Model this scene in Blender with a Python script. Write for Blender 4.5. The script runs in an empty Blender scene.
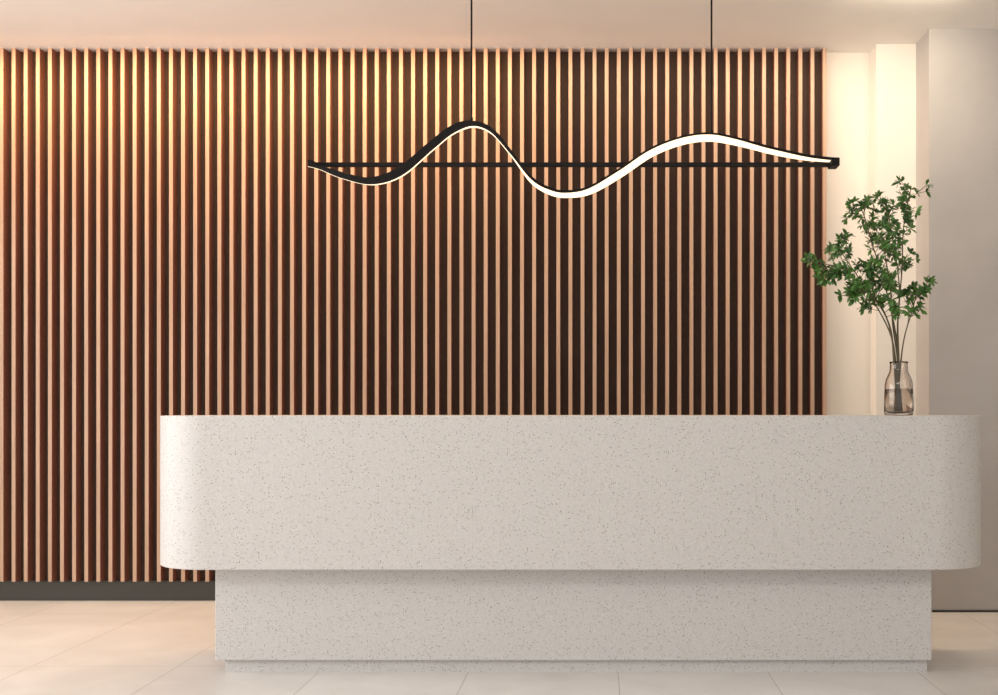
import bpy, bmesh, math, random
from mathutils import Vector
random.seed(11)
S=bpy.context.scene
col=S.collection
S.view_settings.view_transform='Standard'
S.view_settings.look='None'
CH=3.335   # ceiling height
# ---------- helpers ----------
def newmat(name,color=(.8,.8,.8),rough=.5,**kw):
    m=bpy.data.materials.new(name); m.use_nodes=True
    b=m.node_tree.nodes['Principled BSDF']
    b.inputs['Base Color'].default_value=(*color,1)
    b.inputs['Roughness'].default_value=rough
    for k,v in kw.items():
        b.inputs[k.replace('_',' ')].default_value=v
    return m,b,m.node_tree
def N(nt,t,**kw):
    n=nt.nodes.new(t)
    for k,v in kw.items(): setattr(n,k,v)
    return n
def mesh_obj(name,verts,faces,mat=None,parent=None,smooth=False):
    me=bpy.data.meshes.new(name); me.from_pydata([tuple(v) for v in verts],[],faces); me.update()
    o=bpy.data.objects.new(name,me); col.objects.link(o)
    if mat: me.materials.append(mat)
    if smooth:
        for p in me.polygons: p.use_smooth=True
    if parent: o.parent=parent
    bm=bmesh.new(); bm.from_mesh(me); bmesh.ops.recalc_face_normals(bm,faces=bm.faces); bm.to_mesh(me); bm.free()
    return o
BF=[(0,3,2,1),(4,5,6,7),(0,1,5,4),(1,2,6,5),(2,3,7,6),(3,0,4,7)]
def boxv(a,b):
    (x0,y0,z0),(x1,y1,z1)=a,b
    return [(x0,y0,z0),(x1,y0,z0),(x1,y1,z0),(x0,y1,z0),(x0,y0,z1),(x1,y0,z1),(x1,y1,z1),(x0,y1,z1)]
def box(name,a,b,mat,parent=None,bevel=0):
    o=mesh_obj(name,boxv(a,b),BF,mat,parent)
    if bevel:
        m=o.modifiers.new('b','BEVEL'); m.width=bevel; m.segments=3
    return o
def multibox(name,lst,mat,parent=None):
    V=[];F=[]
    for a,b in lst:
        k=len(V); V+=boxv(a,b); F+=[tuple(i+k for i in f) for f in BF]
    return mesh_obj(name,V,F,mat,parent)
def empty(name,loc=(0,0,0)):
    e=bpy.data.objects.new(name,None); col.objects.link(e); return e

# ---------- materials ----------
def plaster(name,c,var=.03,rough=.85):
    m,b,nt=newmat(name,c,rough)
    tc=N(nt,'ShaderNodeTexCoord'); no=N(nt,'ShaderNodeTexNoise'); no.inputs['Scale'].default_value=3; no.inputs['Detail'].default_value=6
    r=N(nt,'ShaderNodeValToRGB')
    r.color_ramp.elements[0].position=.3; r.color_ramp.elements[1].position=.7
    r.color_ramp.elements[0].color=(*[x*(1-var) for x in c],1); r.color_ramp.elements[1].color=(*[min(1,x*(1+var)) for x in c],1)
    nt.links.new(tc.outputs['Object'],no.inputs['Vector']); nt.links.new(no.outputs['Fac'],r.inputs['Fac']); nt.links.new(r.outputs['Color'],b.inputs['Base Color'])
    return m
m_ceil=plaster('ceiling_paint',(.88,.845,.80),.015)
m_cream=plaster('cream_wall_paint',(.82,.765,.69),.02)
m_grey=plaster('grey_wall_paint',(.46,.43,.41),.05)
m_back=plaster('dark_backing_felt',(.075,.046,.034),.1,.95)
m_skirt,_,_=newmat('dark_skirting',(.036,.034,.027),.5)
def wood(name,c1,c2):
    m,b,nt=newmat(name,c1,.5)
    tc=N(nt,'ShaderNodeTexCoord'); mp=N(nt,'ShaderNodeMapping'); mp.inputs['Scale'].default_value=(30,30,.9)
    no=N(nt,'ShaderNodeTexNoise'); no.inputs['Scale'].default_value=2.; no.inputs['Detail'].default_value=5
    r=N(nt,'ShaderNodeValToRGB'); r.color_ramp.elements[0].position=.3; r.color_ramp.elements[1].position=.7
    r.color_ramp.elements[0].color=(*c1,1); r.color_ramp.elements[1].color=(*c2,1)
    nt.links.new(tc.outputs['Object'],mp.inputs['Vector']); nt.links.new(mp.outputs[0],no.inputs['Vector']); nt.links.new(no.outputs['Fac'],r.inputs['Fac']); nt.links.new(r.outputs['Color'],b.inputs['Base Color'])
    return m
m_wf=wood('slat_walnut_lit_face',(.41,.255,.17),(.54,.355,.245))  # slat wood with the light on the front faces put into its colour
m_ws=wood('slat_walnut_shaded_side',(.24,.094,.062),(.32,.135,.09))  # same wood darkened, shade of the gaps painted onto the slat sides

# terrazzo
m_ter,b,nt=newmat('terrazzo',(.6,.58,.56),.5)
tc=N(nt,'ShaderNodeTexCoord')
base=N(nt,'ShaderNodeRGB'); base.outputs[0].default_value=(.60,.585,.573,1); prev=base.outputs[0]
for sc,th,pick,c in ((180,.36,.60,(.49,.475,.46,1)),(250,.40,.55,(.51,.495,.48,1)),(160,.34,.74,(.67,.66,.65,1)),(120,.27,.76,(.22,.19,.17,1))):
    v=N(nt,'ShaderNodeTexVoronoi'); v.inputs['Scale'].default_value=sc
    nt.links.new(tc.outputs['Object'],v.inputs['Vector'])
    a=N(nt,'ShaderNodeMath',operation='LESS_THAN'); a.inputs[1].default_value=th
    nt.links.new(v.outputs['Distance'],a.inputs[0])
    sp=N(nt,'ShaderNodeSeparateColor'); nt.links.new(v.outputs['Color'],sp.inputs[0])
    g=N(nt,'ShaderNodeMath',operation='GREATER_THAN'); g.inputs[1].default_value=pick
    nt.links.new(sp.outputs[0],g.inputs[0])
    mu=N(nt,'ShaderNodeMath',operation='MULTIPLY'); nt.links.new(a.outputs[0],mu.inputs[0]); nt.links.new(g.outputs[0],mu.inputs[1])
    mx=N(nt,'ShaderNodeMixRGB'); nt.links.new(mu.outputs[0],mx.inputs['Fac']); nt.links.new(prev,mx.inputs['Color1']); mx.inputs['Color2'].default_value=c
    prev=mx.outputs[0]
nt.links.new(prev,b.inputs['Base Color'])

# floor tile
m_fl,b,nt=newmat('stone_floor_tile',(.7,.66,.62),.34)
tc=N(nt,'ShaderNodeTexCoord'); mp=N(nt,'ShaderNodeMapping'); mp.inputs['Location'].default_value=(-.08,-5.14,0)
br=N(nt,'ShaderNodeTexBrick'); br.offset=0; br.inputs['Scale'].default_value=1; br.inputs['Brick Width'].default_value=.66; br.inputs['Row Height'].default_value=1.32
br.inputs['Mortar Size'].default_value=.003; br.inputs['Mortar Smooth'].default_value=.3
br.inputs['Color1'].default_value=(1,1,1,1); br.inputs['Color2'].default_value=(.98,.975,.97,1); br.inputs['Mortar'].default_value=(.70,.67,.64,1)
no=N(nt,'ShaderNodeTexNoise'); no.inputs['Scale'].default_value=2.2; no.inputs['Detail'].default_value=8; no.inputs['Distortion'].default_value=1.2
r=N(nt,'ShaderNodeValToRGB'); r.color_ramp.elements[0].position=.3; r.color_ramp.elements[1].position=.7
r.color_ramp.elements[0].color=(.73,.70,.675,1); r.color_ramp.elements[1].color=(.82,.795,.77,1)
mx=N(nt,'ShaderNodeMixRGB',blend_type='MULTIPLY'); mx.inputs['Fac'].default_value=1
L=nt.links.new
L(tc.outputs['Object'],mp.inputs['Vector']); L(mp.outputs[0],br.inputs['Vector']); L(tc.outputs['Object'],no.inputs['Vector']); L(no.outputs['Fac'],r.inputs['Fac'])
L(r.outputs['Color'],mx.inputs['Color1']); L(br.outputs['Color'],mx.inputs['Color2']); L(mx.outputs[0],b.inputs['Base Color'])

m_blk,b,_=newmat('black_metal',(.006,.005,.005),.5); b.inputs['Specular IOR Level'].default_value=.2
m_led,b,nt=newmat('led_diffuser',(1,1,1),.5)
b.inputs['Base Color'].default_value=(.3,.3,.3,1)
b.inputs['Emission Color'].default_value=(1,.77,.50,1); b.inputs['Emission Strength'].default_value=1.7
m_frame,_,_=newmat('window_frame_paint',(.1,.1,.1),.4)

# ---------- room ----------
XL,XR,YF,YB=-4.9,5.2,-3.0,6.95
box('floor',(XL-.2,YF,-.1),(XR+.2,YB+.2,0),m_fl)
box('ceiling',(XL-.2,YF,CH),(XR+.2,YB+.2,CH+.12),m_ceil)
box('wall_back',(XL-.2,YB,0),(XR+.2,YB+.2,CH),m_cream)
box('wall_column',(1.645,6.79,0),(1.95,YB,CH),m_cream)
box('wall_right_return',(1.882,6.52,0),(XR,YB,CH),m_grey)
box('wall_right',(XR,YF,0),(XR+.2,YB,CH),m_cream)
# left wall with a wide window
W0,W1,Z0,Z1=.6,5.6,.25,2.9
multibox('wall_left',[((XL-.2,YF,0),(XL,W0,CH)),((XL-.2,W1,0),(XL,YB,CH)),((XL-.2,W0,0),(XL,W1,Z0)),((XL-.2,W0,Z1),(XL,W1,CH))],m_cream)
fr=[]
for i in range(5):
    y=W0+(W1-W0)*i/4; fr.append(((XL-.12,y-.03,Z0),(XL-.06,y+.03,Z1)))
fr+= [((XL-.12,W0,Z0),(XL-.06,W1,Z0+.06)),((XL-.12,W0,Z1-.06),(XL-.06,W1,Z1))]
multibox('window_1',fr,m_frame)

# ---------- slat wall ----------
sw=empty('slat_wall_panel')
XE=1.364
box('backing_board',(XL,6.935,.122),(XE,6.95,CH),m_back,sw)
pitch=11.95/163.9; w=.0225
V=[];F=[];MI=[]
x=XE-w
while x>XL+.02:
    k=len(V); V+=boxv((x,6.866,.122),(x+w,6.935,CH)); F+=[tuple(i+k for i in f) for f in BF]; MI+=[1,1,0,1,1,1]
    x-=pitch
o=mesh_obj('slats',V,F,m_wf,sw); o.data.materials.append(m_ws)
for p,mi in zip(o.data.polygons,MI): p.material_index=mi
box('baseboard_back',(XL,6.915,0),(XE,6.95,.122),m_skirt)
box('baseboard_right',(1.90,6.512,0),(XR,6.52,.012),m_skirt)

# ---------- reception desk ----------
desk=empty('reception_desk')
def rounded(x0,x1,y0,y1,r,n=20):
    P=[]
    for cx,cy,a0 in ((x1-r,y0+r,-90),(x1-r,y1-r,0),(x0+r,y1-r,90),(x0+r,y0+r,180)):
        for i in range(n+1):
            a=math.radians(a0+90*i/n); P.append((cx+r*math.cos(a),cy+r*math.sin(a)))
    return P
def prism(name,P,z0,z1,mat,parent,ch=.004):
    n=len(P)
    me=bpy.data.meshes.new(name); bm=bmesh.new()
    v=[bm.verts.new((p[0],p[1],z0)) for p in P]
    f=bm.faces.new(v); r=bmesh.ops.extrude_face_region(bm,geom=[f])
    for g in r['geom']:
        if isinstance(g,bmesh.types.BMVert): g.co.z=z1
    bmesh.ops.recalc_face_normals(bm,faces=bm.faces)
    bm.to_mesh(me); bm.free()
    for p in me.polygons: p.use_smooth=len(p.vertices)==4
    o=bpy.data.objects.new(name,me); col.objects.link(o); me.materials.append(mat); o.parent=parent
    b=o.modifiers.new('b','BEVEL'); b.width=ch; b.segments=3; b.limit_method='ANGLE'; b.angle_limit=math.radians(50)
    try:
        me.set_sharp_from_angle(angle=math.radians(50))
    except Exception: pass
    return o
prism('counter_body',rounded(-1.956,1.697,4.85,5.65,.27),.473,1.13,m_ter,desk)
box('pedestal',(-1.685,4.99,.058),(1.452,5.52,.473),m_ter,desk,.004)
box('plinth',(-1.65,5.02,0),(1.44,5.49,.058),m_ter,desk)

# ---------- pendant ----------
pend=empty('wave_pendant_light')
PD=5.3; s=1140/PD
X=lambda px:(px-600)/s
Z=lambda py:1.15+(411-py)/s
ctrl=[(309,165),(322,168),(345,176),(372,181),(400,172),(430,147),(452,130),(472,124),(492,131),(512,154),(532,180),(550,191),(567,194),(590,190),(620,173),(650,153),(680,141),(708,137),(735,141),(770,150),(805,157),(836,160)]
pts=[]
for i in range(len(ctrl)-1):
    p0=ctrl[max(i-1,0)];p1=ctrl[i];p2=ctrl[i+1];p3=ctrl[min(i+2,len(ctrl)-1)]
    for j in range(8):
        t=j/8
        f=lambda a,b,c,d:.5*(2*b+(c-a)*t+(2*a-5*b+4*c-d)*t*t+(3*b-a-3*c+d)*t**3)
        pts.append((f(p0[0],p1[0],p2[0],p3[0]),f(p0[1],p1[1],p2[1],p3[1])))
pts.append(ctrl[-1])
def interp(x,tab):
    for (a,va),(b_,vb) in zip(tab,tab[1:]):
        if x<=b_:
            t=max(0,(x-a)/(b_-a)); t=t*t*(3-2*t); return va+(vb-va)*t
    return tab[-1][1]
phi_t=[(309,-9),(372,-9),(440,-11),(500,-3),(560,20),(620,38),(700,36),(770,18),(838,-2)]
wid_t=[(309,.03),(360,.045),(480,.045),(838,.044)]
th_t=[(309,.014),(345,.028),(400,.040),(455,.036),(480,.022),(520,.014),(640,.013),(838,.014)]
V=[];F=[];V2=[];F2=[]
n=len(pts)
for i,(px,py) in enumerate(pts):
    a=pts[max(i-1,0)];b_=pts[min(i+1,n-1)]
    tx,tz=b_[0]-a[0],-(b_[1]-a[1]); l=math.hypot(tx,tz); tx/=l;tz/=l
    dn=Vector((tz,0,-tx))
    cam=Vector((0,-1,0))
    ph=math.radians(interp(px,phi_t))
    nrm=dn*math.cos(ph)+cam*math.sin(ph)
    wv=cam*math.cos(ph)-dn*math.sin(ph)
    W=interp(px,wid_t)/2; T=interp(px,th_t)
    c=Vector((X(px),PD,Z(py)))
    k=len(V)
    V+=[c+nrm*T/2+wv*W,c+nrm*T/2-wv*W,c-nrm*T/2-wv*W,c-nrm*T/2+wv*W]
    W2=W-.0015
    V2+=[c+nrm*(T/2+.0018)+wv*W2,c+nrm*(T/2+.0018)-wv*W2,c+nrm*(T/2-.002)-wv*W2,c+nrm*(T/2-.002)+wv*W2]
    if i:
        for q in range(4):
            a1,b1=q,(q+1)%4
            F.append((k-4+a1,k-4+b1,k+b1,k+a1)); F2.append((k-4+a1,k-4+b1,k+b1,k+a1))
k=len(V)-4
F+=[(0,1,2,3),(k+3,k+2,k+1,k)]; F2+=[(0,1,2,3),(k+3,k+2,k+1,k)]
mesh_obj('wave_housing',V,F,m_blk,pend); mesh_obj('led_strip',V2,F2,m_led,pend)
zb=Z(163)
box('support_bar',(X(311),PD+.028,zb-.010),(X(836),PD+.05,zb+.010),m_blk,pend,.002)
box('end_cap_right',(X(830),PD-.03,zb-.018),(X(838.5),PD+.055,zb+.020),m_blk,pend,.003)
box('end_cap_left',(X(308.5),PD-.02,zb-.014),(X(314),PD+.055,zb+.012),m_blk,pend,.003)
def cyl(name,p,r,z0,z1,mat,parent,n=16):
    V=[];F=[]
    for z in (z0,z1):
        for i in range(n):
            a=2*math.pi*i/n; V.append((p[0]+r*math.cos(a),p[1]+r*math.sin(a),z))
    F=[(i,(i+1)%n,n+(i+1)%n,n+i) for i in range(n)]+[tuple(range(n))[::-1],tuple(range(n,2*n))]
    return mesh_obj(name,V,F,mat,parent)
for i,(px,py) in enumerate(((471.5,124),(711.5,137))):
    cyl('cable_%d'%(i+1),(X(px),PD),.0045,Z(py),CH,m_blk,pend)
    cyl('ferrule_%d'%(i+1),(X(px),PD),.007,Z(py),Z(py)+.03,m_blk,pend)
    cyl('ceiling_canopy_%d'%(i+1),(X(px),PD),.05,CH-.025,CH,m_blk,pend,32)

# ---------- vase ----------
VX,VY=1.363,5.20; u=1/219.
m_gl,b,nt=newmat('clear_glass',(.92,.89,.86),.01); b.inputs['Transmission Weight'].default_value=1; b.inputs['IOR'].default_value=1.45
m_wa,b,nt=newmat('water',(.78,.71,.64),.0); b.inputs['Transmission Weight'].default_value=1; b.inputs['IOR'].default_value=1.33
def lathe(name,prof,mat,parent,c,n=40):
    V=[];F=[]
    for r,z in prof:
        for i in range(n):
            a=2*math.pi*i/n; V.append((c[0]+r*math.cos(a),c[1]+r*math.sin(a),c[2]+z))
    m=len(prof)
    for j in range(m-1):
        for i in range(n):
            F.append((j*n+i,j*n+(i+1)%n,(j+1)*n+(i+1)%n,(j+1)*n+i))
    F.append(tuple(range(n))[::-1]); F.append(tuple(range((m-1)*n,m*n)))
    return mesh_obj(name,V,F,mat,parent,True)
vase=empty('glass_vase_with_leafy_branches')
prof=[(.058,0),(.064,.003),(.066,.02),(.065,.09),(.063,.14),(.058,.165),(.048,.186),(.042,.20),(.040,.235),(.043,.244),(.039,.244),(.036,.235),(.038,.20),(.044,.184),(.054,.163),(.059,.138),(.061,.09),(.061,.022),(.056,.014),(.01,.013)]
lathe('glass_body',prof,m_gl,vase,(VX,VY,1.1305))
lathe('water',[(.01,.0135),(.055,.0145),(.0605,.024),(.0605,.12),(.01,.12)],m_wa,vase,(VX,VY,1.1305))

# ---------- branches ----------
m_leaf,b,nt=newmat('leaf_green',(.07,.17,.035),.45)
oi=N(nt,'ShaderNodeTexCoord'); no=N(nt,'ShaderNodeTexNoise'); no.inputs['Scale'].default_value=14
r=N(nt,'ShaderNodeValToRGB'); r.color_ramp.elements[0].position=.35; r.color_ramp.elements[1].position=.65
r.color_ramp.elements[0].color=(.028,.09,.018,1); r.color_ramp.elements[1].color=(.11,.26,.05,1)
nt.links.new(oi.outputs['Object'],no.inputs['Vector']); nt.links.new(no.outputs['Fac'],r.inputs['Fac']); nt.links.new(r.outputs['Color'],b.inputs['Base Color'])
m_stem,_,_=newmat('branch_bark',(.10,.085,.04),.7)
def P(px,py,d=0): return Vector((VX+(px-899)*u,VY+d,1.15+(411-py)*u))
stems=[
 [(899,411,0),(895,362,0),(888,325,-.02),(874,300,-.04),(852,280,-.06),(832,268,-.08),(815,272,-.1)],
 [(896,411,0),(899,362,0),(895,320,.03),(886,275,.06),(876,240,.08),(870,218,.08),(866,207,.08)],
 [(901,411,0),(898,362,0),(898,320,0),(901,270,-.02),(902,228,-.03),(908,192,-.05)],
 [(897,411,0),(901,362,0),(904,335,-.02),(910,310,-.05),(913,292,-.07)],
 [(900,411,0),(896,362,0),(889,330,.0),(870,290,.05),(852,258,.10),(843,243,.12)],
 [(898,411,0),(894,362,0),(891,330,.0),(876,308,-.08),(860,296,-.14),(848,292,-.16)],
 [(900,411,0),(898,362,0),(893,325,.0),(886,290,-.08),(878,262,-.14),(874,242,-.16)],
 [(899,411,0),(899,362,0),(898,325,.0),(903,285,.06),(898,225,.12),(892,198,.12)],
]
cu=bpy.data.curves.new('stems','CURVE'); cu.dimensions='3D'; cu.bevel_depth=1; cu.bevel_resolution=2; cu.materials.append(m_stem)
def spline(pl,r0,r1):
    sp=cu.splines.new('POLY'); sp.points.add(len(pl)-1)
    for i,p in enumerate(pl):
        sp.points[i].co=(*p,1); sp.points[i].radius=r0+(r1-r0)*i/(len(pl)-1)
def smooth(pl,k=6):
    out=[]
    for i in range(len(pl)-1):
        p0=pl[max(i-1,0)];p1=pl[i];p2=pl[i+1];p3=pl[min(i+2,len(pl)-1)]
        for j in range(k):
            t=j/k; out.append(.5*(2*p1+(p2-p0)*t+(2*p0-5*p1+4*p2-p3)*t*t+(3*p1-p0-3*p2+p3)*t**3))
    out.append(pl[-1]); return out
LV=[];LF=[]
def leaf(base,d,ln,wd):
    d=d.normalized(); up=Vector((random.uniform(-.5,.5),random.uniform(-1,.2),random.uniform(.2,1))).normalized()
    sd=d.cross(up)
    if sd.length<.1: sd=d.cross(Vector((1,0,0)))
    sd.normalize(); nn=sd.cross(d)
    k=len(LV)
    prof=[(.0,.06),(.25,.55),(.55,1.),(.8,.7),(1,.03)]
    for t,wq in prof:
        c=base+d*ln*t-nn*ln*.18*t*t
        LV.extend([c+sd*wd*wq/2+nn*wd*.15*wq,c,c-sd*wd*wq/2+nn*wd*.15*wq])
    for i in range(4):
        a=k+3*i
        LF.extend([(a,a+1,a+4,a+3),(a+1,a+2,a+5,a+4)])
def whorl(p,axis,sc=1):
    axis=axis.normalized()
    a1=axis.cross(Vector((.3,1,.2))).normalized(); a2=axis.cross(a1)
    n=random.randint(7,9); a0=random.random()*6
    for i in range(n):
        a=a0+2*math.pi*i/n+random.uniform(-.3,.3)
        d=axis*random.uniform(.15,.8)+(a1*math.cos(a)+a2*math.sin(a))
        leaf(p,d,random.uniform(.024,.042)*sc,random.uniform(.013,.019)*sc)
def rv(s=1): return Vector((random.uniform(-1,1),random.uniform(-1,1),random.uniform(-1,1)))*s
for si,st in enumerate(stems):
    pl=smooth([P(*q) for q in st]); 
    spline(pl,.0045,.0018)
    n=len(pl)
    start=[.44,.52,.52,.62,.50,.50,.52,.56][si]
    cnt=[24,17,17,11,17,15,13,12][si]
    for j in range(cnt):
        t=start+(1-start)*(j+random.random()*.6)/cnt
        i=min(int(t*(n-1)),n-2); p=pl[i]; tan=(pl[i+1]-p).normalized()
        side=rv(); side-=tan*side.dot(tan); side.normalize()
        if p.x>VX+.03: side.x=-abs(side.x)*.6 if random.random()<.35 else side.x*.75
        d=(tan*.6+side*.9+Vector((0,0,.12))).normalized(); ln=random.uniform(.04,.12)*(1.15-.45*t)
        q=p+d*ln*.5+rv(.005); e=p+d*ln+Vector((0,0,.01))+rv(.012)
        spline([p,q,e],.0018,.0010)
        whorl(e,d)
        if random.random()<.5: whorl(q,d,.8)
        if random.random()<.75:
            s2=rv(); dd=(d+s2*.8).normalized(); e2=q+dd*random.uniform(.03,.06); spline([q,e2],.0012,.0008); whorl(e2,dd,.95)
    whorl(pl[-1],(pl[-1]-pl[-2]))
co=bpy.data.objects.new('stems',cu); col.objects.link(co); co.parent=vase
mesh_obj('leaves',LV,LF,m_leaf,vase,True)

# ---------- lights ----------
def area(name,loc,target,sx,sy,power,color):
    l=bpy.data.lights.new(name,'AREA'); l.shape='RECTANGLE'; l.size=sx; l.size_y=sy; l.energy=power; l.color=color
    o=bpy.data.objects.new(name,l); col.objects.link(o); o.location=loc
    o.rotation_euler=(Vector(target)-Vector(loc)).to_track_quat('-Z','Y').to_euler(); return o
area('window_daylight',(XL-.5,3.1,1.7),(0,3.1,1.3),4.8,2.6,175,(1,.985,.97))
area('front_fill',(-.6,.2,CH-.05),(-.6,.6,0),3.0,1.2,75,(1,.975,.945))  # unseen fill light, added to raise the frontal ambient
area('cove_strip_warm',(-2.2,6.52,CH-.012),(-2.2,6.86,.6),3.5,.02,62,(1,.66,.36))
area('cove_strip_soft',(.5,6.52,CH-.012),(.5,6.86,.6),1.7,.02,15,(1,.78,.55))
area('niche_strip',(1.60,5.9,CH-.012),(1.50,6.9,1.2),.6,.1,14,(1,.85,.66))
w_=bpy.data.worlds.new('World'); S.world=w_; w_.use_nodes=True
bg=w_.node_tree.nodes['Background']; bg.inputs[0].default_value=(1,.98,.962,1); bg.inputs[1].default_value=1.0

# ---------- camera ----------
c=bpy.data.cameras.new('camera'); co=bpy.data.objects.new('camera',c); col.objects.link(co)
co.location=(0,0,1.15); co.rotation_euler=(math.pi/2,0,0)
c.sensor_width=36; c.lens=1140/998*36; c.shift_x=-101/998; c.shift_y=63.5/998
S.camera=co
